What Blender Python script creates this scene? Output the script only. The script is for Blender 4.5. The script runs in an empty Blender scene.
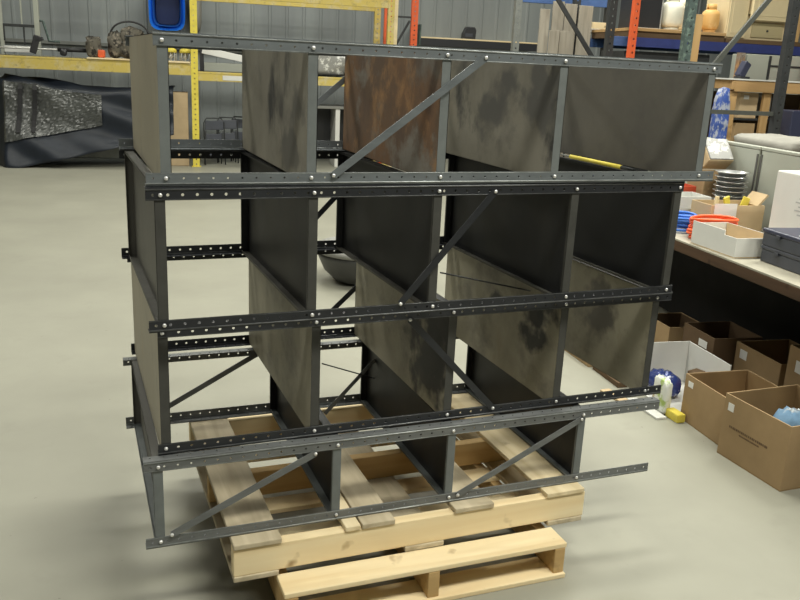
import bpy, math, random
from mathutils import Vector, Matrix
random.seed(7)
SC = bpy.context.scene
COL = SC.collection
PI = math.pi

# ------------------------------------------------------------------ materials
def newmat(name):
    m = bpy.data.materials.new(name); m.use_nodes = True
    nt = m.node_tree; b = nt.nodes['Principled BSDF']
    return m, nt, b
def plain(name, col, rough=.6, metal=0., spec=.4, var=.0, scale=6., stretch=(1, 1, 1), col2=None, bump=0., emit=None, thr=None):
    """principled colour with an optional noise variation between col and col2"""
    m, nt, b = newmat(name)
    b.inputs['Roughness'].default_value = rough; b.inputs['Metallic'].default_value = metal
    b.inputs['Specular IOR Level'].default_value = spec
    b.inputs['Base Color'].default_value = (*col, 1)
    if col2 is None and var > 0: col2 = tuple(c * (1 - var) for c in col)
    if col2 is not None or bump:
        tc = nt.nodes.new('ShaderNodeTexCoord'); mp = nt.nodes.new('ShaderNodeMapping')
        nt.links.new(tc.outputs['Object'], mp.inputs['Vector']); mp.inputs['Scale'].default_value = stretch
        no = nt.nodes.new('ShaderNodeTexNoise'); no.inputs['Scale'].default_value = scale
        no.inputs['Detail'].default_value = 6; no.inputs['Roughness'].default_value = .62
        nt.links.new(mp.outputs['Vector'], no.inputs['Vector'])
        if col2 is not None:
            r = nt.nodes.new('ShaderNodeValToRGB')
            lo, hi = thr or (.35, .68)
            r.color_ramp.elements[0].position = lo; r.color_ramp.elements[1].position = hi
            r.color_ramp.elements[0].color = (*col, 1); r.color_ramp.elements[1].color = (*col2, 1)
            nt.links.new(no.outputs['Fac'], r.inputs['Fac']); nt.links.new(r.outputs['Color'], b.inputs['Base Color'])
        if bump:
            bu = nt.nodes.new('ShaderNodeBump'); bu.inputs['Strength'].default_value = bump; bu.inputs['Distance'].default_value = .01
            nt.links.new(no.outputs['Fac'], bu.inputs['Height']); nt.links.new(bu.outputs['Normal'], b.inputs['Normal'])
    return m
def layered(name, base, layers, rough=.6, metal=0., spec=.4, bump=0.):
    """base colour with successive noise-thresholded stain layers: (colour, scale, stretch, lo, hi, seed)"""
    m, nt, b = newmat(name)
    b.inputs['Roughness'].default_value = rough; b.inputs['Metallic'].default_value = metal
    b.inputs['Specular IOR Level'].default_value = spec
    tc = nt.nodes.new('ShaderNodeTexCoord'); cur = None; last = None
    for (col, scale, stretch, lo, hi, seed) in layers:
        mp = nt.nodes.new('ShaderNodeMapping'); nt.links.new(tc.outputs['Object'], mp.inputs['Vector'])
        mp.inputs['Scale'].default_value = stretch; mp.inputs['Location'].default_value = (seed, seed * 1.7, seed * .6)
        no = nt.nodes.new('ShaderNodeTexNoise'); no.inputs['Scale'].default_value = scale
        no.inputs['Detail'].default_value = 7; no.inputs['Roughness'].default_value = .65
        nt.links.new(mp.outputs['Vector'], no.inputs['Vector'])
        r = nt.nodes.new('ShaderNodeMapRange'); r.inputs['From Min'].default_value = lo; r.inputs['From Max'].default_value = hi
        nt.links.new(no.outputs['Fac'], r.inputs['Value'])
        mx = nt.nodes.new('ShaderNodeMix'); mx.data_type = 'RGBA'
        nt.links.new(r.outputs['Result'], mx.inputs[0])
        if cur is None: mx.inputs[6].default_value = (*base, 1)
        else: nt.links.new(cur, mx.inputs[6])
        mx.inputs[7].default_value = (*col, 1); cur = mx.outputs[2]; last = no
    nt.links.new(cur, b.inputs['Base Color'])
    if bump:
        bu = nt.nodes.new('ShaderNodeBump'); bu.inputs['Strength'].default_value = bump; bu.inputs['Distance'].default_value = .004
        nt.links.new(last.outputs['Fac'], bu.inputs['Height']); nt.links.new(bu.outputs['Normal'], b.inputs['Normal'])
    return m
def woodmat(name, c1, c2, axis=0, ring=14., knots=True):
    m, nt, b = newmat(name); b.inputs['Roughness'].default_value = .7; b.inputs['Specular IOR Level'].default_value = .25
    tc = nt.nodes.new('ShaderNodeTexCoord'); mp = nt.nodes.new('ShaderNodeMapping')
    nt.links.new(tc.outputs['Object'], mp.inputs['Vector'])
    st = [ring, ring, ring]; st[axis] = ring * .07; mp.inputs['Scale'].default_value = st
    no = nt.nodes.new('ShaderNodeTexNoise'); no.inputs['Scale'].default_value = 1.; no.inputs['Detail'].default_value = 7
    no.inputs['Distortion'].default_value = .6
    nt.links.new(mp.outputs['Vector'], no.inputs['Vector'])
    r = nt.nodes.new('ShaderNodeValToRGB'); r.color_ramp.elements[0].position = .32; r.color_ramp.elements[1].position = .66
    r.color_ramp.elements[0].color = (*c2, 1); r.color_ramp.elements[1].color = (*c1, 1)
    nt.links.new(no.outputs['Fac'], r.inputs['Fac'])
    # dirt and knots: darker small spots
    n2 = nt.nodes.new('ShaderNodeTexNoise'); n2.inputs['Scale'].default_value = 9.; n2.inputs['Detail'].default_value = 3
    nt.links.new(tc.outputs['Object'], n2.inputs['Vector'])
    mr = nt.nodes.new('ShaderNodeMapRange'); mr.inputs['From Min'].default_value = .66; mr.inputs['From Max'].default_value = .78
    nt.links.new(n2.outputs['Fac'], mr.inputs['Value'])
    mx = nt.nodes.new('ShaderNodeMix'); mx.data_type = 'RGBA'
    nt.links.new(mr.outputs['Result'], mx.inputs[0]); nt.links.new(r.outputs['Color'], mx.inputs[6])
    mx.inputs[7].default_value = (c2[0] * .45, c2[1] * .4, c2[2] * .35, 1)
    nt.links.new(mx.outputs[2], b.inputs['Base Color'])
    return m

M = {}
V = (9, 9, 1.3)      # streaks that run along z
W = (2, 2, 2.2)
V = (2.6, 2.6, 2.6)
M['face_grey'] = layered('dirty_sheet_steel', (.235, .22, .18), [((.31, .29, .24), 1, V, .42, .62, 2), ((.095, .092, .087), 1.6, W, .50, .70, 11), ((.28, .25, .195), 6, (1, 1, .6), .56, .72, 5), ((.05, .05, .05), 4, (1, 1, .6), .60, .72, 37)], .5, 0, .4)
M['face_end'] = layered('end_sheet_steel', (.29, .265, .205), [((.34, .31, .24), 1, V, .4, .65, 8), ((.19, .18, .15), 2, W, .55, .76, 21), ((.31, .26, .18), 7, (1, 1, .4), .56, .72, 2)], .55, 0, .35)  # tan sheet, its colour raised to stand in for light on the ends
M['face_stained'] = layered('stained_sheet_steel', (.31, .285, .21), [((.40, .37, .275), 1, V, .42, .62, 4), ((.16, .15, .12), 1.8, W, .5, .68, 23), ((.33, .29, .20), 7, (1, 1, .7), .6, .76, 5)], .5, 0, .4)
M['face_dusky'] = layered('dusky_sheet_steel', (.135, .126, .108), [((.165, .154, .13), 1, V, .42, .62, 1), ((.10, .095, .087), 1.6, W, .48, .7, 31)], .5, 0, .4)
M['rust'] = layered('rusted_sheet_steel', (.17, .115, .08), [((.26, .14, .07), 1., (3, 3, 2.6), .44, .64, 3), ((.22, .2, .17), 1.2, (2, 2, 2), .5, .62, 14), ((.10, .07, .06), 3, (1, 1, .6), .55, .68, 41), ((.46, .26, .12), 6, (1, 1, .8), .53, .68, 6), ((.25, .23, .2), 4, (1, 1, 1), .56, .66, 51)], .7, 0, .3)
def spots(name, src, pts, col=(.02, .02, .02), squash=1.6):
    """a copy of a sheet-steel material with dark oily stains of their own ragged shape at (y, z, radius)"""
    m = M[src].copy(); m.name = name; nt = m.node_tree; b = nt.nodes['Principled BSDF']
    cur = b.inputs['Base Color'].links[0].from_socket
    tc = nt.nodes.new('ShaderNodeTexCoord'); no = nt.nodes.new('ShaderNodeTexNoise'); no.inputs['Scale'].default_value = 11; no.inputs['Detail'].default_value = 6
    nt.links.new(tc.outputs['Object'], no.inputs['Vector'])
    sx = nt.nodes.new('ShaderNodeSeparateXYZ'); nt.links.new(tc.outputs['Object'], sx.inputs[0])
    def math_(op, a, bb=None):
        n = nt.nodes.new('ShaderNodeMath'); n.operation = op
        for k, q in enumerate((a, bb)):
            if q is None: continue
            if isinstance(q, (int, float)): n.inputs[k].default_value = q
            else: nt.links.new(q, n.inputs[k])
        return n.outputs[0]
    for (y, z, r) in pts:
        dy = math_('DIVIDE', math_('SUBTRACT', sx.outputs['Y'], y), squash); dz = math_('SUBTRACT', sx.outputs['Z'], z)
        d = math_('SQRT', math_('ADD', math_('MULTIPLY', dy, dy), math_('MULTIPLY', dz, dz)))
        d = math_('ADD', math_('DIVIDE', d, r), math_('MULTIPLY', math_('SUBTRACT', no.outputs['Fac'], .5), 3.2))
        mr = nt.nodes.new('ShaderNodeMapRange'); mr.inputs['From Min'].default_value = .55; mr.inputs['From Max'].default_value = 1.15
        mr.inputs['To Min'].default_value = .93; mr.inputs['To Max'].default_value = 0
        nt.links.new(d, mr.inputs['Value'])
        mx = nt.nodes.new('ShaderNodeMix'); mx.data_type = 'RGBA'; nt.links.new(mr.outputs['Result'], mx.inputs[0]); nt.links.new(cur, mx.inputs[6])
        mx.inputs[7].default_value = (*col, 1); cur = mx.outputs[2]
    nt.links.new(cur, b.inputs['Base Color']); M[name] = m
M['under'] = layered('shaded_dark_steel', (.016, .017, .019), [((.035, .034, .03), 2.2, (1, 1, .6), .5, .72, 9)], .5, 0, .35)  # dark underside paint, darkened further for the shade inside the trays
M['under_lit'] = layered('lit_charcoal_steel', (.085, .083, .075), [((.12, .116, .1), 2.2, (1, 1, .6), .45, .7, 9)], .5, 0, .4)  # same underside, coloured lighter for the end trays that catch the light
M['post_grey'] = plain('grey_painted_post', (.16, .178, .19), .42, .25, .5, .25, 9, (1, 4, 4))
M['post_black'] = plain('black_painted_post', (.022, .024, .029), .38, .2, .5, .25, 9, (1, 4, 4))
M['post_low'] = plain('worn_grey_post', (.17, .178, .18), .45, .25, .5, .35, 8, (.6, 4, 4))
M['edge_grey'] = plain('grey_shelf_edge', (.155, .17, .17), .5, .1, .4, .2, 12)
M['edge_mid'] = plain('lit_shelf_flange', (.10, .097, .085), .5, .1, .4, .3, 12)  # bottom flanges paler, the light falling on them put into the colour
M['edge_dark'] = plain('dark_shelf_edge', (.06, .06, .055), .5, .1, .4, .3, 12)
M['worn_highlight'] = plain('rubbed_edge_highlight', (.36, .38, .38), .35, .4, .5, .5, 14)  # rubbed edges, with the rail highlights painted in as a paler colour
M['worn_highlight_dark'] = plain('dark_edge_highlight', (.15, .155, .16), .35, .4, .5, .6, 14)  # the same painted highlight for the black rails
M['zinc'] = plain('bright_zinc', (.8, .8, .8), .3, .6, .6)
M['pal_new'] = woodmat('pale_pine', (.84, .72, .48), (.72, .56, .32), 0)
M['pal_newy'] = woodmat('pale_pine_deck', (.72, .61, .41), (.58, .47, .28), 1)
M['pal_old'] = woodmat('weathered_pine', (.55, .475, .34), (.37, .31, .21), 1, 18)
M['pal_in'] = woodmat('brown_pine', (.55, .38, .18), (.42, .27, .11), 0)
M['carton'] = plain('cardboard', (.38, .265, .145), .85, 0, .15, .16, 5, (1, 1, 1))
M['carton_in'] = plain('cardboard_inside', (.3, .2, .1), .9, 0, .1, .16, 5)
M['carton_pale'] = plain('pale_cardboard', (.55, .42, .26), .85, 0, .15, .14, 5)
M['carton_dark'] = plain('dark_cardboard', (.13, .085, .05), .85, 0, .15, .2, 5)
M['white_card'] = plain('white_card', (.66, .66, .63), .6, 0, .3, .06, 5)
M['paper'] = plain('white_paper', (.75, .75, .73), .7, 0, .2)
M['print'] = plain('brown_print', (.13, .08, .045), .8)
M['grey_print'] = plain('faint_grey_print', (.42, .42, .42), .8)
M['yellow'] = layered('worn_yellow_paint', (.55, .43, .11), [((.55, .47, .25), 7, (1, 1, 1), .48, .64, 3), ((.34, .27, .1), 12, (1, 1, 1), .56, .68, 13)], .55, 0, .4)
M['yellow_hi'] = plain('bright_yellow_paint', (.76, .63, .09), .5, 0, .4, .2, 8)
M['cream'] = plain('cream_paint', (.75, .62, .38), .6, 0, .3, .2, 8)
M['orange'] = plain('orange_paint', (.78, .13, .04), .5, 0, .4, .2, 8)
M['blue_paint'] = plain('blue_paint', (.06, .12, .3), .5, 0, .4, .25, 8)
M['navy_paint'] = plain('deep_blue_paint', (.035, .05, .2), .5, 0, .4, .25, 8)
M['green_dark'] = layered('mottled_green_paint', (.06, .085, .08), [((.13, .18, .155), 18, (1, 1, 1), .5, .6, 3)], .6, 0, .3)
M['dark_steel'] = plain('dark_steel', (.045, .048, .05), .5, .2, .4, .3, 8)
M['strut'] = plain('grey_green_steel', (.09, .095, .085), .5, .2, .4, .2, 8)
M['grey_steel'] = plain('grey_steel', (.2, .21, .2), .45, .3, .4, .2, 8)
M['light_steel'] = plain('light_steel', (.62, .62, .6), .4, .5, .4, .1, 8)
M['lumber'] = woodmat('lumber', (.52, .34, .16), (.42, .26, .11), 2)
M['lumber_x'] = woodmat('lumber_board', (.47, .3, .14), (.37, .23, .1), 0)
M['board_grey'] = woodmat('grey_weathered_board', (.33, .3, .25), (.24, .215, .175), 2, 20)
M['bench'] = woodmat('worn_bench_wood', (.08, .045, .025), (.04, .024, .013), 1, 20)
M['bench_top'] = plain('pale_worn_worktop', (.4, .375, .3), .5, 0, .4, .25, 6)
M['bench_dark'] = plain('black_bench_curtain', (.02, .019, .019), .8, 0, .2, .3, 4)
M['beige'] = plain('beige_cabinet_paint', (.62, .52, .33), .55, 0, .3, .1, 4)
M['beige_dark'] = plain('beige_recess', (.4, .34, .2), .6)
M['panel'] = plain('light_grey_plastic', (.37, .385, .335), .5, 0, .4, .08, 3)
M['panel_trim'] = plain('dark_grey_trim', (.09, .09, .085), .5)
M['bag'] = plain('pale_sack', (.29, .28, .25), .7, 0, .2, .2, 6, (1, 1, 1), None, .3)
M['tarp'] = plain('navy_tarpaulin', (.013, .018, .028), .5, 0, .4, .35, 4)
M['wrap'] = plain('black_plastic_film', (.085, .09, .088), .3, 0, .6, .5, 5, (1, 1, 1), None, .35)
M['strap'] = plain('black_webbing', (.014, .014, .016), .7)
M['camo'] = layered('camouflage_cloth', (.12, .11, .09), [((.03, .028, .026), 9, (1, 1, 1), .48, .56, 2), ((.25, .22, .18), 12, (1, 1, 1), .55, .62, 9)], .85, 0, .1)
M['rubber'] = plain('black_rubber', (.02, .02, .022), .5)
M['plastic_black'] = plain('black_plastic', (.025, .026, .03), .4, 0, .5)
M['navy_plastic'] = plain('navy_plastic', (.03, .034, .065), .35, 0, .5)
M['slate'] = plain('slate_plastic', (.06, .066, .085), .4, 0, .5, .3, 9)
M['blue_hi'] = plain('bright_blue_plastic', (.03, .25, .9), .35, 0, .5)
M['blue_in'] = plain('dark_blue_plastic', (.015, .03, .1), .5)
M['tub'] = plain('charcoal_plastic', (.06, .06, .058), .45, 0, .4, .2, 6)
M['tub_rim'] = plain('pale_grey_plastic', (.2, .2, .185), .45, 0, .4)
M['cord_orange'] = plain('orange_vinyl', (.8, .12, .03), .4, 0, .5)
M['cord_blue'] = plain('blue_vinyl', (.04, .17, .62), .4, 0, .5)
M['red'] = plain('red_plastic', (.55, .08, .035), .5)
M['alu'] = plain('aluminium_foil', (.72, .73, .74), .28, .9, .5, .1, 20)
M['tank_white'] = plain('white_tank_paint', (.8, .78, .66), .4, 0, .5, .1, 5)
M['tank_tan'] = layered('rusty_tan_tank', (.62, .37, .13), [((.75, .6, .35), 5, (1, 1, .4), .5, .65, 4)], .5, 0, .4)
M['foil_blue'] = layered('blue_foil', (.03, .05, .2), [((.6, .62, .7), 14, (1, 1, 1), .55, .62, 4)], .25, .2, .6)
M['bag_print'] = layered('printed_white_bag', (.68, .7, .66), [((.33, .45, .12), 9, (1, 1, 1), .54, .6, 5), ((.5, .33, .08), 12, (1, 1, 1), .6, .66, 9)], .4, 0, .4)
M['bag_blue'] = layered('blue_white_packaging', (.05, .10, .36), [((.38, .41, .5), 26, (1, 1, .5), .5, .58, 4)], .4, 0, .4)
M['cloth_blue'] = layered('blue_white_cloth', (.16, .28, .42), [((.62, .64, .64), 9, (1, 1, 1), .5, .6, 4)], .8)
M['glassy'] = layered('crumpled_clear_film', (.3, .3, .29), [((.75, .75, .72), 12, (1, 1, 1), .52, .6, 2)], .25, 0, .6)

def floor_mat():
    m, nt, b = newmat('concrete_floor')
    b.inputs['Roughness'].default_value = .48; b.inputs['Specular IOR Level'].default_value = .35
    tc = nt.nodes.new('ShaderNodeTexCoord')
    def noise(s, d=5, ro=.6, st=(1, 1, 1)):
        mp = nt.nodes.new('ShaderNodeMapping'); mp.inputs['Scale'].default_value = st
        nt.links.new(tc.outputs['Object'], mp.inputs['Vector'])
        n = nt.nodes.new('ShaderNodeTexNoise'); n.inputs['Scale'].default_value = s; n.inputs['Detail'].default_value = d
        n.inputs['Roughness'].default_value = ro; nt.links.new(mp.outputs['Vector'], n.inputs['Vector']); return n
    a = noise(1.1, 7); r = nt.nodes.new('ShaderNodeValToRGB')
    r.color_ramp.elements[0].position = .3; r.color_ramp.elements[1].position = .7
    r.color_ramp.elements[0].color = (.255, .25, .205, 1); r.color_ramp.elements[1].color = (.31, .305, .25, 1)
    nt.links.new(a.outputs['Fac'], r.inputs['Fac'])
    c = noise(5.5, 4); mr = nt.nodes.new('ShaderNodeMapRange'); mr.inputs['From Min'].default_value = .6; mr.inputs['From Max'].default_value = .8
    mr.inputs['To Max'].default_value = .22
    nt.links.new(c.outputs['Fac'], mr.inputs['Value'])
    mx = nt.nodes.new('ShaderNodeMix'); mx.data_type = 'RGBA'
    nt.links.new(mr.outputs['Result'], mx.inputs[0]); nt.links.new(r.outputs['Color'], mx.inputs[6]); mx.inputs[7].default_value = (.17, .165, .135, 1)
    # small dark spots
    s = noise(23, 2); sr = nt.nodes.new('ShaderNodeMapRange'); sr.inputs['From Min'].default_value = .735; sr.inputs['From Max'].default_value = .78
    sr.inputs['To Max'].default_value = .6
    nt.links.new(s.outputs['Fac'], sr.inputs['Value'])
    m2 = nt.nodes.new('ShaderNodeMix'); m2.data_type = 'RGBA'
    nt.links.new(sr.outputs['Result'], m2.inputs[0]); nt.links.new(mx.outputs[2], m2.inputs[6]); m2.inputs[7].default_value = (.14, .13, .11, 1)
    nt.links.new(m2.outputs[2], b.inputs['Base Color'])
    return m
M['floor'] = floor_mat()
M['wall'] = layered('galvanised_wall_sheet', (.27, .295, .30), [((.205, .222, .23), .35, (3, 1, .4), .4, .65, 2), ((.34, .365, .365), .8, (2, 1, .3), .55, .7, 8)], .45, .1, .4)
M['wall_plain'] = plain('grey_wall_paint', (.3, .3, .28), .8)
M['ceiling'] = plain('grey_roof_sheet', (.3, .3, .28), .8)
M['fixture'] = plain('white_enamel', (.8, .8, .78), .4)

# ------------------------------------------------------------------ mesh builder
class MB:
    def __init__(s): s.v = []; s.f = []; s.m = []; s.sm = []
    def add(s, vs, fs, mi=0, smooth=False):
        o = len(s.v); s.v += [tuple(v) for v in vs]
        for f in fs: s.f.append([o + i for i in f]); s.m.append(mi); s.sm.append(smooth)
        return s
    def box(s, x0, x1, y0, y1, z0, z1, mi=0):
        return s.add([(x0, y0, z0), (x1, y0, z0), (x1, y1, z0), (x0, y1, z0), (x0, y0, z1), (x1, y0, z1), (x1, y1, z1), (x0, y1, z1)],
                     [(3, 2, 1, 0), (4, 5, 6, 7), (0, 1, 5, 4), (1, 2, 6, 5), (2, 3, 7, 6), (3, 0, 4, 7)], mi)
    def obox(s, c, size, rot, mi=0):
        a, b, d = (x / 2 for x in size); R = rot if isinstance(rot, Matrix) else Matrix.Rotation(rot, 3, 'Z')
        pts = [Vector(c) + R @ Vector(p) for p in [(-a, -b, -d), (a, -b, -d), (a, b, -d), (-a, b, -d), (-a, -b, d), (a, -b, d), (a, b, d), (-a, b, d)]]
        return s.add(pts, [(3, 2, 1, 0), (4, 5, 6, 7), (0, 1, 5, 4), (1, 2, 6, 5), (2, 3, 7, 6), (3, 0, 4, 7)], mi)
    def bar(s, p, q, w, t, up=(0, 0, 1), mi=0):
        """rectangular bar from p to q, w across (perpendicular to up), t along up"""
        p = Vector(p); q = Vector(q); d = (q - p).normalized(); u = Vector(up)
        side = d.cross(u).normalized(); u = side.cross(d).normalized()
        pts = []
        for e in (p, q):
            for (a, b) in ((-1, -1), (1, -1), (1, 1), (-1, 1)): pts.append(e + side * a * w / 2 + u * b * t / 2)
        return s.add(pts, [(3, 2, 1, 0), (4, 5, 6, 7), (0, 1, 5, 4), (1, 2, 6, 5), (2, 3, 7, 6), (3, 0, 4, 7)], mi)
    def tube(s, path, r, n=10, mi=0, closed=False, caps=True):
        P = [Vector(p) for p in path]; rr = r if isinstance(r, (list, tuple)) else [r] * len(P)
        vs = []; fs = []; k = len(P); prev = None
        for i, p in enumerate(P):
            if closed: d = P[(i + 1) % k] - P[i - 1]
            else: d = P[min(i + 1, k - 1)] - P[max(i - 1, 0)]
            d.normalize()
            if prev is None:
                u = d.orthogonal().normalized()
            else:
                u = (prev - d * prev.dot(d)); u = u.normalized() if u.length > 1e-6 else d.orthogonal().normalized()
            prev = u; w = d.cross(u)
            for j in range(n):
                a = 2 * PI * j / n; vs.append(p + (u * math.cos(a) + w * math.sin(a)) * rr[i])
        for i in range(k if closed else k - 1):
            a = i * n; b = ((i + 1) % k) * n
            for j in range(n): fs.append((a + j, a + (j + 1) % n, b + (j + 1) % n, b + j))
        s.add(vs, fs, mi, True)
        if caps and not closed:
            o = len(s.v) - len(vs)
            s.f.append([o + j for j in range(n)][::-1]); s.m.append(mi); s.sm.append(False)
            s.f.append([o + (k - 1) * n + j for j in range(n)]); s.m.append(mi); s.sm.append(False)
        return s
    def lathe(s, prof, c=(0, 0, 0), n=28, mi=0, sx=1., sy=1.):
        vs = []; fs = []
        for (r, z) in prof:
            for j in range(n):
                a = 2 * PI * j / n; vs.append((c[0] + r * sx * math.cos(a), c[1] + r * sy * math.sin(a), c[2] + z))
        for i in range(len(prof) - 1):
            for j in range(n): fs.append((i * n + j, i * n + (j + 1) % n, (i + 1) * n + (j + 1) % n, (i + 1) * n + j))
        s.add(vs, fs, mi, True)
        o = len(s.v) - len(vs)
        if prof[0][0] > 1e-4: s.f.append([o + j for j in range(n)][::-1]); s.m.append(mi); s.sm.append(False)
        if prof[-1][0] > 1e-4: s.f.append([o + (len(prof) - 1) * n + j for j in range(n)]); s.m.append(mi); s.sm.append(False)
        return s
    def grid(s, fn, nu, nv, mi=0, smooth=True):
        vs = [fn(i / nu, j / nv) for i in range(nu + 1) for j in range(nv + 1)]
        fs = [(i * (nv + 1) + j, (i + 1) * (nv + 1) + j, (i + 1) * (nv + 1) + j + 1, i * (nv + 1) + j + 1) for i in range(nu) for j in range(nv)]
        return s.add(vs, fs, mi, smooth)
    def blob(s, c, size, seed=0, amp=.12, nu=20, nv=12, mi=0, flat=True, power=.75):
        """soft lumpy body resting on z = c.z"""
        rnd = random.Random(seed); ph = [(rnd.uniform(1, 4), rnd.uniform(1, 4), rnd.uniform(0, 6)) for _ in range(5)]
        vs = []; fs = []
        sp = lambda x: math.copysign(abs(x) ** power, x)
        for i in range(nv + 1):
            t = PI * i / nv - PI / 2
            for j in range(nu):
                a = 2 * PI * j / nu
                k = 1 + amp * sum(math.sin(f * a * round(1 + q % 2) + g * t * 2 + q) for f, g, q in [(round(f), g, q) for f, g, q in ph]) / 2.2
                x = sp(math.cos(t)) * sp(math.cos(a)) * k; y = sp(math.cos(t)) * sp(math.sin(a)) * k; z = sp(math.sin(t)) * (k if math.sin(t) > 0 else 1)
                vs.append((c[0] + x * size[0] / 2, c[1] + y * size[1] / 2, c[2] + max(0, (z + 1) / 2) * size[2]))
        for i in range(nv):
            for j in range(nu): fs.append((i * nu + j, i * nu + (j + 1) % nu, (i + 1) * nu + (j + 1) % nu, (i + 1) * nu + j))
        return s.add(vs, fs, mi, True)
    def strip(s, o, ex, ey, n, L, W, t, pitch=.0381, r=.0042, off=.5, mi=0):
        """perforated flat bar: length L along ex, width W along ey, thickness t along n, a hole every pitch"""
        o, ex, ey, n = Vector(o), Vector(ex), Vector(ey), Vector(n)
        k = max(1, int(round(L / pitch))); pt = L / k; hc = W * off
        cols = []   # shared vertices
        def vtx(x, y, z): s.v.append(tuple(o + ex * x + ey * y + n * z)); return len(s.v) - 1
        edge = [[(vtx(i * pt, 0, z), vtx(i * pt, hc, z), vtx(i * pt, W, z)) for z in (0, t)] for i in range(k + 1)]
        def face(f): s.f.append(f); s.m.append(mi); s.sm.append(False)
        for i in range(k):
            cx = (i + .5) * pt; lay = []
            for zi, z in enumerate((0, t)):
                a, b = edge[i][zi], edge[i + 1][zi]
                lo = vtx(cx, 0, z); hi = vtx(cx, W, z)
                outer = [b[1], b[2], hi, a[2], a[1], a[0], lo, b[0]]
                inner = [vtx(cx + r * math.cos(j * PI / 4), hc + r * math.sin(j * PI / 4), z) for j in range(8)]
                lay.append((outer, inner))
                for j in range(8):
                    q = [outer[j], outer[(j + 1) % 8], inner[(j + 1) % 8], inner[j]]
                    face(q if zi else q[::-1])
            for j in range(8):
                face([lay[0][1][j], lay[0][1][(j + 1) % 8], lay[1][1][(j + 1) % 8], lay[1][1][j]])
            O0, O1 = lay[0][0], lay[1][0]
            for (p, q) in ((1, 2), (2, 3), (5, 6), (6, 7)): face([O0[p], O0[q], O1[q], O1[p]])
        for i in (0, k):
            e = edge[i]
            for (p, q) in ((0, 1), (1, 2)): face([e[0][p], e[0][q], e[1][q], e[1][p]])
        return s
    def build(s, name, mats, parent=None, bevel=0., solid=0., sub=0):
        me = bpy.data.meshes.new(name); me.from_pydata(s.v, [], s.f)
        if not isinstance(mats, (list, tuple)): mats = [mats]
        for m in mats: me.materials.append(M[m] if isinstance(m, str) else m)
        me.polygons.foreach_set('material_index', s.m); me.polygons.foreach_set('use_smooth', s.sm)
        me.update()
        import bmesh
        bm = bmesh.new(); bm.from_mesh(me); bmesh.ops.recalc_face_normals(bm, faces=bm.faces); bm.to_mesh(me); bm.free()
        ob = bpy.data.objects.new(name, me); COL.objects.link(ob)
        if parent: ob.parent = parent
        if solid:
            k = ob.modifiers.new('thick', 'SOLIDIFY'); k.thickness = solid; k.offset = -1
        if bevel:
            k = ob.modifiers.new('edge', 'BEVEL'); k.width = bevel; k.segments = 2; k.limit_method = 'ANGLE'
        if sub:
            k = ob.modifiers.new('soft', 'SUBSURF'); k.levels = sub; k.render_levels = sub
        return ob

RA = math.radians(-8.5)          # the room is turned a little against the stack of shelving
def tag(o, label, cat, group=None):
    o['label'] = label; o['category'] = cat
    if group: o['group'] = group
    return o
def room(x, y, z=0.):
    c, s_ = math.cos(RA), math.sin(RA); return Vector((x * c - y * s_, x * s_ + y * c, z))
def place(o, loc, rz=0.):
    o.location = room(*loc); o.rotation_euler = (0, 0, RA + rz); return o
def thing(name, label, cat, loc, rz=0., group=None, world=False):
    o = bpy.data.objects.new(name, None); COL.objects.link(o); o.empty_display_size = .05
    if world: o.location = loc; o.rotation_euler = (0, 0, rz)
    else: place(o, loc, rz)
    return tag(o, label, cat, group)
def struct(name, mb, mat, bevel=0.):
    o = mb.build(name, mat, None, bevel); o['kind'] = 'structure'; return o
def copy_tree(o, parent=None):
    c = o.copy(); COL.objects.link(c)
    if parent: c.parent = parent
    for ch in list(o.children): copy_tree(ch, c)
    return c

# ------------------------------------------------------------------ the setting
b = MB(); b.box(-9, 14, -8, 14.2, -.2, 0); o = struct('floor', b, 'floor'); o.rotation_euler = (0, 0, RA)
def ribbed_wall():
    b = MB(); x = -9.; prof = []
    while x < 14:
        prof += [(x, 0), (x + .22, 0), (x + .24, -.012), (x + .27, -.012), (x + .29, 0)]; x += .305
    n = len(prof); vs = [(px, 13.6 + py, z) for z in (0, 6.2) for (px, py) in prof]
    b.add(vs, [(i, i + 1, n + i + 1, n + i) for i in range(n - 1)])
    b.box(-9, 14, 13.62, 13.8, 0, 6.2); return b
o = struct('wall_back', ribbed_wall(), 'wall'); o.rotation_euler = (0, 0, RA)
for nm, bx in (('wall_left', (-9.2, -9, -8, 13.8)), ('wall_right', (14, 14.2, -8, 13.8)), ('wall_front', (-9.2, 14.2, -8.2, -8))):
    b = MB(); b.box(*bx, 0, 6.2); o = struct(nm, b, 'wall_plain'); o.rotation_euler = (0, 0, RA)
b = MB(); b.box(-9.2, 14.2, -8.2, 13.8, 6.2, 6.4); o = struct('ceiling', b, 'ceiling'); o.rotation_euler = (0, 0, RA)

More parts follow.
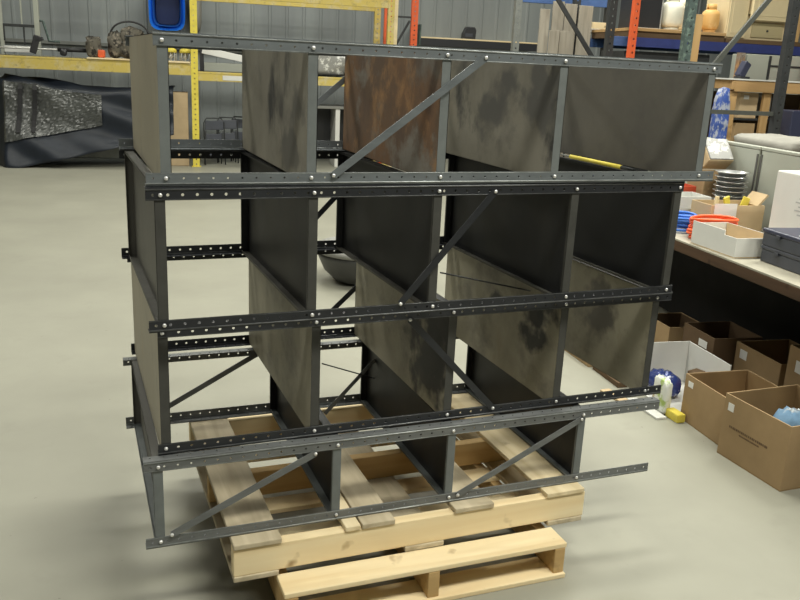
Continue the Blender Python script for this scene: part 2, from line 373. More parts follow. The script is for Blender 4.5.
# ------------------------------------------------------------------ shelving units lying on their sides
T = .0025; FW = .028
bolt_mb = MB(); bolt_mb.lathe([(0., .0055), (.004, .005), (.0057, .003), (.0057, 0)], n=10)
bolt_mesh = None
def bolt(parent, x, y, z, sgn=-1):
    global bolt_mesh
    if bolt_mesh is None:
        o = bolt_mb.build('bolt', 'zinc'); bolt_mesh = o.data
    else:
        o = bpy.data.objects.new('bolt', bolt_mesh); COL.objects.link(o)
    o.parent = parent; o.location = (x, y, z); o.rotation_euler = (PI / 2 if sgn < 0 else -PI / 2, 0, 0)
def post(root, x0, x1, y, z, sy, sz, W, mat, hr=.0042):
    """angle post along x with its corner at (y, z): one leg up/down (sz), one leg inwards (sy)"""
    b = MB(); L = x1 - x0
    b.strip((x0, y, z), (1, 0, 0), (0, 0, sz), (0, sy, 0), L, W, T, off=.58, r=hr)
    b.strip((x0, y + sy * T, z), (1, 0, 0), (0, sy, 0), (0, 0, sz), L, W - T, T, off=.58, r=hr)
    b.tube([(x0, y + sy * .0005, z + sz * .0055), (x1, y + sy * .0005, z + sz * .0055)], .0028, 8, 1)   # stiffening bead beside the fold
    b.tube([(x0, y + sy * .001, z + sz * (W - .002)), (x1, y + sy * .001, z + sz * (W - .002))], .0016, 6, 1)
    return b.build('post', [mat, 'worn_highlight_dark' if 'black' in mat else 'worn_highlight'], root)
def shelf(root, x, d, h, side, face, under, edge):
    """a shelf standing on edge: sheet at x, flanges turned to side (+1 / -1)"""
    y0, y1, z0, z1 = .0032, d - .0032, .0032, h - .0032; t = .0016; b = MB()
    xa, xb = (x, x + t) if side > 0 else (x - t, x)
    # sheet: outer skin (face) on the side away from the flanges
    b.add([(x, y0, z0), (x, y1, z0), (x, y1, z1), (x, y0, z1)], [(0, 1, 2, 3)], 0)
    xi = x + side * t
    b.add([(xi, y0, z0), (xi, y1, z0), (xi, y1, z1), (xi, y0, z1)], [(0, 1, 2, 3)], 1)
    f0, f1 = min(x, x + side * FW), max(x, x + side * FW)
    b.box(f0, f1, y0, y0 + t, z0, z1, 2); b.box(f0, f1, y1 - t, y1, z0, z1, 1)
    b.box(f0, f1, y0 + t, y1 - t, z0, z0 + t, 3); b.box(f0, f1, y0 + t, y1 - t, z1 - t, z1, 1)
    # return lips
    e0, e1 = (x + side * FW - t, x + side * FW) if side > 0 else (x - FW, x - FW + t)
    b.box(e0, e1, y0, y0 + .010, z0, z1, 2); b.box(e0, e1, y1 - .010, y1, z0, z1, 1)
    b.box(e0, e1, y0 + .01, y1 - .01, z0, z0 + .008, 3); b.box(e0, e1, y0 + .01, y1 - .01, z1 - .008, z1, 1)
    return b.build('shelf', [face, under, edge, 'edge_grey' if edge == 'edge_grey' else 'edge_mid'], root)  # bottom flange takes a lighter colour for the light it catches
def brace(root, p, q, mat, w=.021, t=.003, up=(0, 1, 0)):
    b = MB(); b.bar(p, q, w, t, up); return b.build('brace', mat, root)
def unit(label, loc, rz, h, d, plates, side, faces, under, edge, pmat, fx, bx, W=.034, braces=(), extra=(), hr=.0042):
    root = thing('shelving_unit', label, 'shelving unit', loc, rz, 'shelving units stacked on their sides', world=True)
    pf = [post(root, *fx[0], 0, h, 1, -1, W, pmat, hr), post(root, *fx[1], 0, 0, 1, 1, W, pmat, hr)]
    pb = [post(root, *bx[0], d, h, -1, -1, W, pmat, hr), post(root, *bx[1], d, 0, -1, 1, W, pmat, hr)]
    for i, x in enumerate(plates):
        shelf(root, x, d, h, side, faces[i], under if isinstance(under, str) else under[i], edge)
        xb = x + side * FW * .45
        for p, z in ((pf[0], h - W * .58), (pf[1], W * .58)): bolt(p, xb, -.0005, z)
        for p, z in ((pb[0], h - W * .58), (pb[1], W * .58)): bolt(p, xb, d + .0005, z, 1)
    for (x0, z0, x1, z1, where) in braces:
        y = -.004 if where == 'f' else d + .004
        br = brace(root, (x0, y, z0), (x1, y, z1), pmat)
        for (x, z) in ((x0, z0), (x1, z1)): bolt(br, x, y - .0015 if where == 'f' else y + .0015, z, -1 if where == 'f' else 1)
    for fn in extra: fn(root)
    return root
SP3 = [(.12, .22, .13), (.06, .30, .11), (.16, .10, .09)]
SP4 = [(.15, .19, .055), (.17, .29, .045), (.08, .33, .05), (.45, .26, .04)]
SP5 = [(.28, .20, .07), (.30, .32, .06)]
SP1 = [(.42, .18, .07), (.31, .29, .04), (.10, .22, .07), (.10, .30, .06)]
SP0 = [(.08, .20, .05), (.20, .08, .06)]
spots('stain_third', 'face_stained', SP3)
spots('stain_fourth', 'face_stained', SP4)
spots('stain_fifth', 'face_stained', SP5, (.13, .12, .10))
spots('smeared_grey', 'face_grey', SP1, (.125, .122, .112))
spots('smeared_panel', 'face_grey', SP0, (.14, .135, .12))
G, D_, R_, S_, E_ = 'face_grey', 'face_dusky', 'rust', 'face_stained', 'face_end'
unit('topmost grey shelving unit of the stack, with one rust-brown shelf in the middle', (0, 0, 1.337), 0, .384, .908,
     [0, .390, .782, 1.171, 1.732], 1, [E_, 'smeared_panel', R_, 'smeared_grey', D_], 'under', 'edge_grey', 'post_grey',
     [(-.009, 1.777), (-.038, 1.807)], [(-.012, 1.78), (-.049, 1.80)], braces=[(.465, .026, .914, .362, 'f'), (.50, .026, .90, .362, 'b')], hr=.003)
unit('black shelving unit second from the top of the stack, its tray shelves dark inside', (0, -.012, .941), .0131, .394, .919,
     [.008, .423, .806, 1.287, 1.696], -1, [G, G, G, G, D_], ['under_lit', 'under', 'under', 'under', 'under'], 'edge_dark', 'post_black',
     [(-.042, 1.70), (-.045, 1.709)], [(-.038, 1.71), (-.045, 1.71)], braces=[(.684, .036, .979, .371, 'f'), (.60, .026, .93, .371, 'b')])
def u3x(root):
    b = MB(); b.tube([(.932, .2, .451), (1.29, .2, .366)], .003, 6); b.build('tie_rod', 'dark_steel', root)
unit('black shelving unit second from the bottom of the stack, its shelves blotched with dark stains', (0, .050, .546), .0033, .392, .925,
     [-.018, .428, .881, 1.299, 1.676], 1, [E_, S_, 'stain_third', 'stain_fourth', 'stain_fifth'], 'under', 'edge_dark', 'post_black',
     [(-.018, 1.752), (-.027, 1.762)], [(-.031, 1.75), (-.031, 1.76)], braces=[(.742, .36, 1.06, .026, 'f'), (.69, .026, 1.05, .36, 'b')], extra=[u3x])
def u4x(root):
    brace(root, (.70, .80, .004), (.911, .80, .224), 'post_low', .016)
    b = MB(); b.tube([(.683, .80, .227), (1.029, .80, .097)], .003, 6); b.build('tie_rod', 'dark_steel', root)
unit('worn grey shelving unit at the bottom of the stack, resting on the wooden pallet', (0, .020, .262), -.0077, .282, .903,
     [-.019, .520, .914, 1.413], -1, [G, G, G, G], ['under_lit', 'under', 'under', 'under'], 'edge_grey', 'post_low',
     [(-.072, 1.722), (-.074, 1.71)], [(-.076, 1.72), (-.076, 1.71)], braces=[(.0, .04, .434, .245, 'f'), (.931, .026, 1.392, .248, 'f'), (.03, .03, .44, .25, 'b')], extra=[u4x], hr=.0034)
# yellow stick lying along the edge of the second unit's end shelf
t = thing('marking_stick', 'yellow stick with dark tip lying along the top of the black shelving', 'stick', (1.672, .35, 1.3352), 0, world=True)
b = MB(); b.tube([(-.012, -.04, .009), (-.012, .30, .009)], .008, 10); b.build('shaft', 'yellow_hi', t)
b = MB(); b.tube([(-.012, -.12, .009), (-.012, -.04, .009)], [.004, .007], 8); b.build('tip', 'dark_steel', t)
b = MB(); b.tube([(-.012, .30, .009), (-.012, .37, .009)], .003, 8); b.build('wire_end', 'grey_steel', t)

# ------------------------------------------------------------------ pallets
def pallet(label, loc, rz, W, D, boards, lower, new, along, front):
    """along='x': stringers run in x and deck boards in y; 'y': the other way round"""
    root = thing('pallet', label, 'pallet', loc, rz, 'stacked wooden pallets', world=True)
    z1, z2, z3 = .018, .112, .131
    if along == 'x':
        for i, y in enumerate((0, D / 2 - .02, D - .04)):
            b = MB(); b.box(0, W, y, y + .04, z1, z2); b.build('stringer', 'pal_new' if i != 1 else 'pal_in', root, .003)
        for (x0, x1, m) in boards:
            b = MB(); b.box(x0, x1, -.006, D + .004, z2, z3 - .001); b.build('deck_board', m, root, .003)
        for (x0, x1) in lower:
            b = MB(); b.box(x0, x1, -.004, D + .004, 0, z1); b.build('bottom_board', 'pal_old', root, .003)
    else:
        for x in (0, W / 2 - .02, W - .04):
            b = MB(); b.box(x, x + .04, 0, D, z1, z2); b.build('stringer', 'pal_in', root, .003)
        for (y0, y1, m) in boards:
            b = MB(); b.box(-.004, W + .004, y0, y1, z2, z3 - .001); b.build('deck_board', m, root, .003)
        for (y0, y1) in lower:
            b = MB(); b.box(-.004, W + .004, y0, y1, 0, z1); b.build('bottom_board', 'pal_new', root, .003)
    return root
pallet('pale wooden pallet lying on the floor, lower one of the two stacked pallets', (.308, -.132, 0), -.012, .972, 1.02,
       [(0, .108, 'pal_new'), (.17, .25, 'pal_new'), (.32, .42, 'pal_new'), (.49, .58, 'pal_new'), (.65, .74, 'pal_new'), (.90, 1.02, 'pal_new')],
       [(-.01, .11), (.45, .56), (.91, 1.02)], True, 'y', 0)
pallet('wide wooden pallet directly under the shelving, upper one of the two stacked pallets', (.172, -.03, .1315), .0, 1.245, .97,
       [(0, .148, 'pal_old'), (.352, .402, 'pal_newy'), (.408, .52, 'pal_old'), (.733, .878, 'pal_old'), (1.085, 1.237, 'pal_newy')],
       [(0, .14), (.56, .70), (1.10, 1.24)], False, 'x', 0)

# ------------------------------------------------------------------ workbench on the right and what stands on it
BZ = .788
t = thing('workbench', 'long workbench with worn brown front edge running along the right side', 'workbench', (2.72, 0, 0))
b = MB(); b.box(0, .045, -1.2, 4.3, BZ - .07, BZ - .012); b.build('front_rail', 'bench', t, .004)
b = MB(); b.box(0, .76, -1.2, 4.3, BZ - .012, BZ - .001); b.build('worktop', 'bench_top', t, .002)
b = MB(); b.box(.68, .70, -1.2, 4.3, .02, BZ - .07); b.build('back_panel', 'bench_dark', t)
b = MB(); b.box(.05, .75, -1.2, 4.3, BZ - .03, BZ - .013); b.build('underframe', 'bench_dark', t)
for y in (-1.1, 4.2):
    for x in (.05, .6):
        b = MB(); b.box(x, x + .07, y, y + .07, 0, BZ - .031); b.build('leg', 'bench', t, .003)

def carton(name, label, loc, rz, sx, sy, h, mats=('carton', 'carton_in'), wall=.006, sticker=None, flap=None, group=None, prints=None, tilt=0, notch=None, cat='box'):
    """open box of thin card: loc is the corner with smallest x,y"""
    root = thing(name, label, cat, loc, rz, group)
    b = MB(); w = wall
    b.box(0, sx, 0, sy, 0, w, 1)
    n0 = notch or h
    def wal(x0, x1, y0, y1, hh):
        b.box(x0, x1, y0, y1, w, hh, 0)
    wal(0, w, 0, sy, h); wal(sx - w, sx, 0, sy, h); wal(w, sx - w, 0, w, h); wal(w, sx - w, sy - w, sy, h)
    # inner skin
    e = .0008
    b.add([(w + e, w + e, w + e), (sx - w - e, w + e, w + e), (sx - w - e, sy - w - e, w + e), (w + e, sy - w - e, w + e), (w + e, w + e, h - .004), (sx - w - e, w + e, h - .004), (sx - w - e, sy - w - e, h - .004), (w + e, sy - w - e, h - .004)],
          [(0, 1, 2, 3), (0, 1, 5, 4), (1, 2, 6, 5), (2, 3, 7, 6), (3, 0, 4, 7)], 1)
    b.build('carton_body', list(mats), root)
    if sticker:
        for (f, a0, a1, z0, z1) in sticker:
            s = MB()
            if f == 'x': s.box(-.0012, -.0002, a0, a1, z0, z1)
            else: s.box(a0, a1, -.0012, -.0002, z0, z1)
            s.build('sticker', 'paper', root)
    if prints:
        for (a0, a1, z0, z1) in prints:
            s = MB(); n = 22
            for i in range(n):      # a row of small unreadable letters
                u0 = a0 + (a1 - a0) * i / n; u1 = u0 + (a1 - a0) / n * random.uniform(.5, .85)
                s.box(-.0010, -.0002, min(u0, u1), max(u0, u1), z0, z1)
            s.build('printed_line', 'print', root)
    return root
# boxes on the floor along the bench
carton('cardboard_box', 'open brown cardboard box nearest the camera, holding blue and white oddments', (2.463, .470, 0), .135, .42, .385, .298, sticker=[('x', .325, .36, .225, .262)], prints=[(.335, .10, .150, .160), (.27, .15, .135, .141)])
carton('cardboard_box', 'open empty brown cardboard box between the white box and the box of blue oddments', (2.462, .915, 0), .03, .36, .325, .243, sticker=[('x', .255, .295, .185, .215)])
t = thing('white_box', 'open white cardboard box on the floor beside the bench, its front fallen open', 'box', (2.42, 1.30, 0))
b = MB(); b.box(0, .33, 0, .395, 0, .006); b.box(.324, .33, 0, .395, .006, .25); b.box(.0, .324, .389, .395, .006, .25); b.box(.12, .324, 0, .006, .006, .2); b.build('carton_body', 'white_card', t, .001)
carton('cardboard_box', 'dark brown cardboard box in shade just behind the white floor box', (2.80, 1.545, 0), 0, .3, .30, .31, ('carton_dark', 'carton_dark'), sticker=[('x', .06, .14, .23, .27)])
carton('cardboard_box', 'brown cardboard box with white label standing under the bench behind the empty box', (2.93, 1.16, 0), 0, .33, .37, .30, sticker=[('x', .27, .33, .22, .27)])
carton('cardboard_box', 'tall brown cardboard box under the bench at the right edge of the photo', (2.93, .62, 0), 0, .33, .50, .42, sticker=[('x', .38, .44, .30, .36)])
carton('cardboard_box', 'small tan cardboard box deep under the bench beyond the white floor box', (2.82, 2.02, 0), 0, .26, .30, .22, ('carton', 'carton_dark'), sticker=[('x', .10, .19, .03, .06)])
def soft(name, label, cat, loc, size, mat, seed, amp=.12, rz=0., group=None, power=.75):
    b = MB(); b.blob((0, 0, 0), size, seed, amp, power=power); o = b.build(name, mat); place(o, loc, rz); return tag(o, label, cat, group)
# contents of the near box
soft('cloth_bundle', 'blue and white cloth bundle filling the near cardboard box', 'cloth', (2.63, .67, .007), (.18, .16, .27), 'cloth_blue', 3, .1)
soft('bottle_bag', 'crumpled clear plastic bag beside the cloth in the near cardboard box', 'bag', (2.775, .65, .007), (.08, .15, .28), 'glassy', 9, .1)
soft('tool_pouch', 'black pouch in the near corner of the cardboard box of blue cloth', 'pouch', (2.70, .553, .007), (.10, .03, .2), 'plastic_black', 12, .04, .135)
soft('foil_bag', 'shiny blue foil bag lying at the mouth of the white floor box', 'bag', (2.52, 1.53, .0065), (.14, .20, .13), 'foil_blue', 5, .12)
soft('printed_bag', 'white and green printed bag standing in front of the white floor box', 'bag', (2.39, 1.33, .0), (.045, .13, .185), 'bag_print', 8, .04, 0., None, .4)
t = thing('snack_packet', 'small red and black packet inside the white floor box', 'packet', (2.64, 1.43, .0065), .4)
b = MB(); b.box(-.04, .04, -.03, .03, 0, .17); b.build('packet_body', 'carton_dark', t, .006)
b = MB(); b.box(-.041, .041, -.031, .031, .07, .14); b.build('packet_band', 'red', t, .006)
o = MB().box(-.025, .025, -.05, .05, 0, .045).build('yellow_tin', 'yellow_hi', None, .006); place(o, (2.415, 1.225, .0), .1); tag(o, 'small yellow tin on the floor at the corner of the empty cardboard box', 'tin')
for i, (x, y, rz) in enumerate([(2.33, 1.36, .1), (2.25, 1.50, .2)]):
    o = MB().box(-.03, .03, -.13, .13, 0, .012).build('flattened_carton', ['white_card', 'carton_pale'][i], None, .002); place(o, (x, y, 0), rz)
    tag(o, ['flat white card strip lying on the floor along the white box', 'flat tan card strip on the floor nearest the end of the shelving posts'][i], 'card')
o = MB().box(-.06, .06, -.2, .2, 0, .06).build('cardboard_strip', 'carton', None, .003); place(o, (2.345, 2.19, 0), .06); tag(o, 'long tan cardboard strip on the floor behind the shelving', 'cardboard')
o = MB().box(-.03, .03, -.15, .15, 0, .03).build('dark_batten', 'carton_dark', None, .003); place(o, (2.345, 1.81, 0), .03); tag(o, 'dark brown batten on the floor behind the lower shelving', 'batten')

# on the bench
t = thing('tray_box', 'low white card tray with a cut-out front at the bench edge', 'box', (2.755, 1.43, BZ), .05)
b = MB(); sx, sy, h = .22, .375, .115; w = .005
b.box(0, sx, 0, sy, 0, w, 1)
b.add([(0, 0, w), (0, sy, w), (0, sy, h + .012), (0, .10, h + .012), (0, .10, h - .012), (0, 0, h - .012), (w, 0, w), (w, sy, w), (w, sy, h + .012), (w, .10, h + .012), (w, .10, h - .012), (w, 0, h - .012)],
      [(0, 1, 2, 3, 4, 5), (11, 10, 9, 8, 7, 6), (1, 7, 8, 2), (2, 8, 9, 3), (3, 9, 10, 4), (4, 10, 11, 5), (5, 11, 6, 0)], 0)
b.box(sx - w, sx, 0, sy, w, h, 0); b.box(w, sx - w, 0, w, w, h - .012, 0); b.box(w, sx - w, sy - w, sy, w, h, 0)
b.add([(sx - w - .001, w, w), (sx - w - .001, sy - w, w), (sx - w - .001, sy - w, h), (sx - w - .001, w, h)], [(0, 1, 2, 3)], 1)
b.build('carton_body', ['white_card', 'carton_pale'], t)
# two dark flat cases
gp = 'dark cases stacked on the bench'
for i, (z, hh, m, lb) in enumerate([(0, .085, 'slate', 'slate coloured flat case, lower of two stacked at the bench edge'), (.0855, .085, 'navy_plastic', 'navy flat case lying on top of the slate case on the bench')]):
    t = thing('flat_case', lb, 'case', (2.87 - .005 * i, .70, BZ + z), .0, gp)
    b = MB(); b.box(0, .36, 0, .68, 0, hh - .022); b.build('case_body', 'slate', t, .006)
    b = MB(); b.box(-.004, .364, -.004, .684, hh - .022, hh); b.build('case_lid', m, t, .006)
    b = MB(); b.box(-.010, -.004, .54, .57, hh - .034, hh - .016); b.build('latch', 'slate', t, .002)
o = MB().box(0, .25, 0, .34, 0, .004).build('paper_sheet', 'paper'); place(o, (2.93, .82, BZ + .171), .1); tag(o, 'white paper sheet on the navy case on the bench', 'paper')
# coils of cord
def coil(name, label, loc, mat, rx, ry, turns, r, seed):
    rnd = random.Random(seed); b = MB()
    path = []
    n = 26
    for k in range(turns):
        sx_, sy_ = rnd.uniform(.8, 1.05), rnd.uniform(.8, 1.05); ph = rnd.uniform(0, .6); ox, oy = rnd.uniform(-.012, .012), rnd.uniform(-.02, .02)
        for j in range(n):
            a = 2 * PI * j / n
            path.append((ox + rx * sx_ * math.cos(a), oy + ry * sy_ * math.sin(a), r + k * r * 1.7 + .01 * abs(math.sin(a + ph))))
    b.tube(path, r, 7); o = b.build(name, mat); place(o, loc); return tag(o, label, 'cord')
coil('extension_cord', 'coiled orange extension cord on the bench behind the white tray', (2.945, 1.935, BZ), 'cord_orange', .155, .085, 9, .0075, 4)
coil('extension_cord', 'coiled blue cord on the bench beside the orange cord', (2.885, 2.165, BZ), 'cord_blue', .085, .09, 7, .008, 6)
o = carton('parts_box', 'low white box with papers behind the blue cord on the bench', (2.98, 2.36, BZ), 0, .22, .22, .17, ('white_card', 'white_card'))
t = thing('cardboard_box', 'tan cardboard box with a white label on the bench, heaped with yellow packets', 'box', (3.02, 2.08, BZ), .0)
b = MB(); w = .006; sx, sy, h = .36, .21, .165
b.box(0, sx, 0, sy, 0, w); b.box(0, w, 0, sy, w, h); b.box(sx - w, sx, 0, sy, w, h); b.box(w, sx - w, 0, w, w, h); b.box(w, sx - w, sy - w, sy, w, h)
b.build('carton_body', 'carton_pale', t)
b = MB(); b.box(.02, .17, -.003, -.0005, .095, .175); b.build('card_label', 'paper', t)
b = MB(); b.obox((.36, .10, .19), (.012, .15, .09), Matrix.Rotation(.7, 3, 'Y')); b.build('box_flap', 'carton_pale', t)
for i, (x, y, z, rx, m) in enumerate([(3.30, 2.19, .0, .3, 'yellow_hi'), (3.22, 2.21, .0, -.3, 'yellow_hi'), (3.12, 2.19, .0, .1, 'cream')]):
    o = MB().obox((0, 0, .10), (.05, .012, .19), Matrix.Rotation(rx, 3, 'Y')).build('yellow_packet', m, None, .004); place(o, (x, y, BZ + .007), .3 * i)
    tag(o, ['yellow packet standing at the back corner of the tan box', 'second yellow packet leaning the other way in the tan box', 'cream packet standing near the label side of the tan box'][i], 'packet', 'packets in the tan box')
t = thing('tall_carton', 'tall off-white carton with faint grey print at the back of the bench', 'box', (3.245, 1.40, BZ), .05)
b = MB(); b.box(0, .2, 0, .42, 0, .41); b.build('carton_body', 'white_card', t, .008)
b = MB()
for k in range(5): b.box(-.0012, -.0002, .16, .16 + .08 * (1 if k % 2 else .7), .19 + .022 * k, .197 + .022 * k)
b.build('faint_print', 'grey_print', t)
# stacked foil trays and the boxes behind
gp = 'foil trays stacked on the bench'
def foil_tray():
    b = MB(); b.lathe([(.0, 0), (.078, 0), (.094, .026), (.103, .0265), (.103, .0285), (.092, .0285), (.076, .003), (.0, .003)], n=28); return b
t0 = foil_tray().build('foil_tray', 'alu')
order = ['bottom', 'second', 'third', 'fourth', 'fifth', 'sixth', 'topmost']
b0 = carton('cardboard_box', 'shallow brown box under the stack of foil trays on the bench', (3.25, 2.31, BZ), 0, .21, .21, .12, ('carton', 'carton'))
for i in range(7):
    c = t0 if i == 0 else t0.copy()
    if i: COL.objects.link(c)
    place(c, (3.357, 2.415, BZ + .1205 + i * .0292), .06 * (i % 3)); tag(c, {0: 'silver foil tray at the very bottom of the tray stack', 6: 'topmost silver foil tray of the stack, open side showing'}.get(i, 'silver foil tray %s from the bottom of the tray stack' % order[i]), 'tray', gp)
t = thing('cardboard_box', 'brown upright carton on the bench beyond the foil trays', 'box', (3.29, 2.60, BZ), 0)
b = MB(); b.box(0, .17, 0, .2, 0, .29); b.build('carton_body', 'carton', t, .005)
t = thing('tilted_box', 'tilted open carton with clear wrapping resting on the upright carton', 'box', (3.385, 2.68, BZ + .2905), .0)
Rt = Matrix.Rotation(.85, 3, 'X')
b = MB(); b.obox((0, .0, .115), (.18, .17, .10), Rt); b.build('carton_body', 'carton_pale', t, .004)
b = MB(); b.obox(Vector((0, .0, .115)) + Rt @ Vector((0, 0, .056)), (.17, .16, .011), Rt); b.build('clear_wrap', 'glassy', t, .004)
o = carton('red_bin', 'small red-orange bin on the bench behind the low white box', (3.08, 2.62, BZ), 0, .17, .17, .2, ('red', 'red'), cat='bin')

# two pale grey screens behind the bench and the crate with sacks behind them
gp = 'pale grey screens behind the bench'
for (y0, y1, lb) in ((2.375, 3.7, 'pale grey screen panel behind the bench, the farther one past the dark seam'), (.4, 2.355, 'pale grey screen panel behind the bench, the nearer one in front of the sacks')):
    t = thing('screen_panel', lb, 'screen', (3.50, y0, 0), 0, gp); L = y1 - y0
    b = MB(); b.box(0, .045, 0, L, .03, 1.255); b.build('panel_sheet', 'panel', t, .006)
    b = MB(); b.box(-.003, .048, -.003, L + .003, 1.2555, 1.275); b.build('top_rail', 'panel', t, .004)
    b = MB(); b.box(-.006, -.0005, .003 if y0 > 2 else L - .018, .018 if y0 > 2 else L - .003, .8, 1.23); b.build('edge_strip', 'panel_trim', t, .002)
    for k in (.1, L - .16):
        b = MB(); b.box(-.03, .12, k, k + .06, 0, .029); b.build('foot', 'panel_trim', t)
t = thing('dark_crate', 'dark crate behind the grey screens with pale sacks on top', 'crate', (3.65, 1.6, 0), 0)
b = MB(); b.box(0, .62, 0, 1.55, 0, 1.21); b.build('crate_body', 'carton_dark', t, .008)
for z in (.2, .6, 1.0):
    b = MB(); b.box(-.02, -.0005, 0, 1.55, z, z + .09); b.build('slat', 'carton_dark', t, .003)
soft('sack', 'flat pale sack lying on the crate just above the grey screens', 'sack', (3.92, 2.73, 1.2105), (.44, .66, .11), 'bag', 21, .05, 0, None, .6)
soft('sack', 'plump pale sack at the photo edge on the dark crate', 'sack', (3.98, 2.15, 1.2105), (.42, .42, .26), 'bag', 22, .06, 0, None, .6)

# ------------------------------------------------------------------ racks on the right
def upright(root, x, y, z1, mat, w=.085, d=.07, name='upright', perf=True, face='y'):
    """open channel rack post with a row of keyholes in its face"""
    b = MB(); t_ = .004
    b.strip((x, y, 0), (0, 0, 1), (1, 0, 0), (0, 1, 0), z1, w, t_, pitch=.075, r=.012, off=.5)
    b.box(x, x + t_, y + t_, y + d, 0, z1); b.box(x + w - t_, x + w, y + t_, y + d, 0, z1)
    b.box(x - .02, x + w + .02, y - .02, y + d + .02, 0, .006)
    return b.build(name, mat, root)
# the green end frame
t = thing('storage_rack', 'rack end frame with mottled green and dark posts joined by grey struts', 'rack frame', (4.45, 5.0, 0))
upright(t, 0, 0, 3.2, 'green_dark', .085)
upright(t, 1.08, 0, 3.2, 'dark_steel', .085)
b = MB(); b.box(.085, 1.08, .025, .055, 1.345, 1.385); b.build('strut', 'strut', t)
b = MB(); b.bar((.30, .04, 1.71), (.98, .04, 2.58), .045, .03, (0, 1, 0)); b.build('diagonal_strut', 'strut', t)
b = MB(); b.bar((.085, .04, 1.36), (.33, .04, 1.74), .045, .03, (0, 1, 0)); b.build('diagonal_strut', 'strut', t)
# lumber post beside it
o = MB().box(0, .085, 0, .04, 0, 2.24).build('timber_post', 'lumber', None, .003); place(o, (4.60, 5.12, 0), 0); tag(o, 'upright timber stud standing beside the green rack post', 'post')
# blue rack
t = thing('pallet_rack', 'blue-beamed pallet rack with dark post, carrying tanks and beige cabinets', 'rack', (4.66, 7.0, 0))
upright(t, 0, 0, 3.4, 'dark_steel', .085); upright(t, 3.2, 0, 3.4, 'dark_steel', .085)
upright(t, 0, 1.0, 3.4, 'dark_steel', .085); upright(t, 3.2, 1.0, 3.4, 'dark_steel', .085)
for y in (.0, 1.03):
    b = MB(); b.box(.29, 3.2, y + .005, y + .05, 1.985, 2.09) if y == 0 else b.box(.085, 3.2, y, y + .04, 1.985, 2.09)
    b.build('beam', 'navy_paint' if y == 0 else 'blue_paint', t, .004)
b = MB(); b.box(.085, .29, .005, .05, 1.985, 2.09); b.build('beam_end', 'blue_paint', t, .004)
b = MB(); b.box(.30, 1.53, .03, 1.05, 2.0905, 2.16); b.build('shadow_slab', 'carton_dark', t)  # dark brown slab standing in for the shadow between deck and beam
b = MB(); b.box(.29, 1.53, .0, 1.05, 2.1605, 2.195); b.build('deck', 'lumber_x', t, .003)
b = MB(); b.box(1.535, 3.2, .0, 1.05, 2.0905, 2.14); b.build('deck', 'carton_dark', t, .003)
# orange post of the neighbouring rack
t = thing('rack_upright', 'bright orange rack post in front of the blue beam', 'rack post', (4.885, 6.86, 0))
upright(t, 0, 0, 3.0, 'orange', .07)
# left bay: an upper blue beam
t = thing('pallet_rack', 'rack bay with a high blue beam above the grey boards', 'rack', (4.05, 8.3, 0))
upright(t, -.05, 0, 3.4, 'grey_steel', .085); upright(t, 1.20, 0, 3.4, 'dark_steel', .085)
b = MB(); b.box(.036, 1.199, 0, .045, 2.49, 2.63); b.build('beam', 'blue_paint', t, .004)
b = MB(); b.box(.93, 1.199, -.16, .45, 2.17, 2.215); b.build('shelf_beam', 'light_steel', t, .004)
b = MB(); b.bar((.22, -.58, 2.56), (.87, -.58, 1.756), .05, .03, (0, 1, 0)); b.build('diagonal_strut', 'dark_steel', t)
b = MB(); b.box(.93, 1.199, .46, .48, .1, 2.48); b.build('dark_backing', 'dark_steel', t)  # dark sheet added to cover the lit wall behind the bay
gp = 'weathered boards standing on end'
for i, (x, w, h, yy, lb) in enumerate([(4.20, .125, 2.40, 7.945, 'tall weathered board farthest to the left in the row of boards'), (4.36, .15, 2.50, 7.945, 'weathered board second along in the row, partly behind a short one'), (4.52, .16, 2.48, 7.945, 'weathered board in the middle of the row below the blue beam'), (4.71, .185, 2.47, 7.945, 'weathered board at the far right end of the row'), (4.285, .13, 2.15, 7.81, 'short weathered board in front of the row, the first of the pair'), (4.425, .13, 2.15, 7.81, 'short weathered board in front of the row, the second of the pair')]):
    o = MB().box(0, w, 0, .025, 0, h).build('weathered_board', 'board_grey', None, .003); place(o, (x, yy, 0), .0); tag(o, lb, 'board', gp)
o = MB().box(.0, .22, 0, .5, 0, .08).build('lumber_offcut', 'pal_new', None, .003); place(o, (5.0, 8.15, 2.2155), 0); tag(o, 'pale yellow lumber offcut lying on the shelf beside the boards', 'lumber')

# tanks on the blue rack
def tank(label, x, y, r, h, mat):
    t = thing('propane_tank', label, 'tank', (x, y, 2.1955), 0, 'gas tanks on the blue rack')
    b = MB(); b.lathe([(r * .66, 0), (r * .7, .03)]); b.build('foot_ring', mat, t)
    prof = [(r * .62, .028), (r * .9, .05), (r, .09)] + [(r, h * .62), (r * .92, h * .72), (r * .6, h * .80), (r * .25, h * .82)]
    b = MB(); b.lathe(prof); b.build('tank_body', mat, t)
    b = MB(); n = 20
    for s in (0, PI):
        pts = []
        b.grid(lambda u, v: ((r * .55) * math.cos(s + .35 + u * 2.4), (r * .55) * math.sin(s + .35 + u * 2.4), h * (.78 + .22 * v)), 10, 1)
    b.build('collar', mat, t, 0, .006)
    b = MB(); b.lathe([(.02, h * .8), (.02, h * .9), (.035, h * .9), (.035, h * .95)], n=10); b.build('valve', 'light_steel', t)
    return t
tank('white gas tank on the blue rack nearest the orange post', 5.555, 7.2, .14, .40, 'tank_white')
tank('white gas tank half hidden behind the green post', 5.87, 7.55, .12, .38, 'tank_white')
tank('tan gas tank on the blue rack beside the beige cabinet', 6.075, 7.2, .105, .33, 'tank_tan')
t = thing('dark_bin', 'dark bin with thin pale frame on the blue rack by the orange post', 'bin', (5.04, 7.12, 2.1955), 0)
b = MB(); b.box(0, .34, 0, .4, 0, .55); b.build('bin_body', 'plastic_black', t, .01)
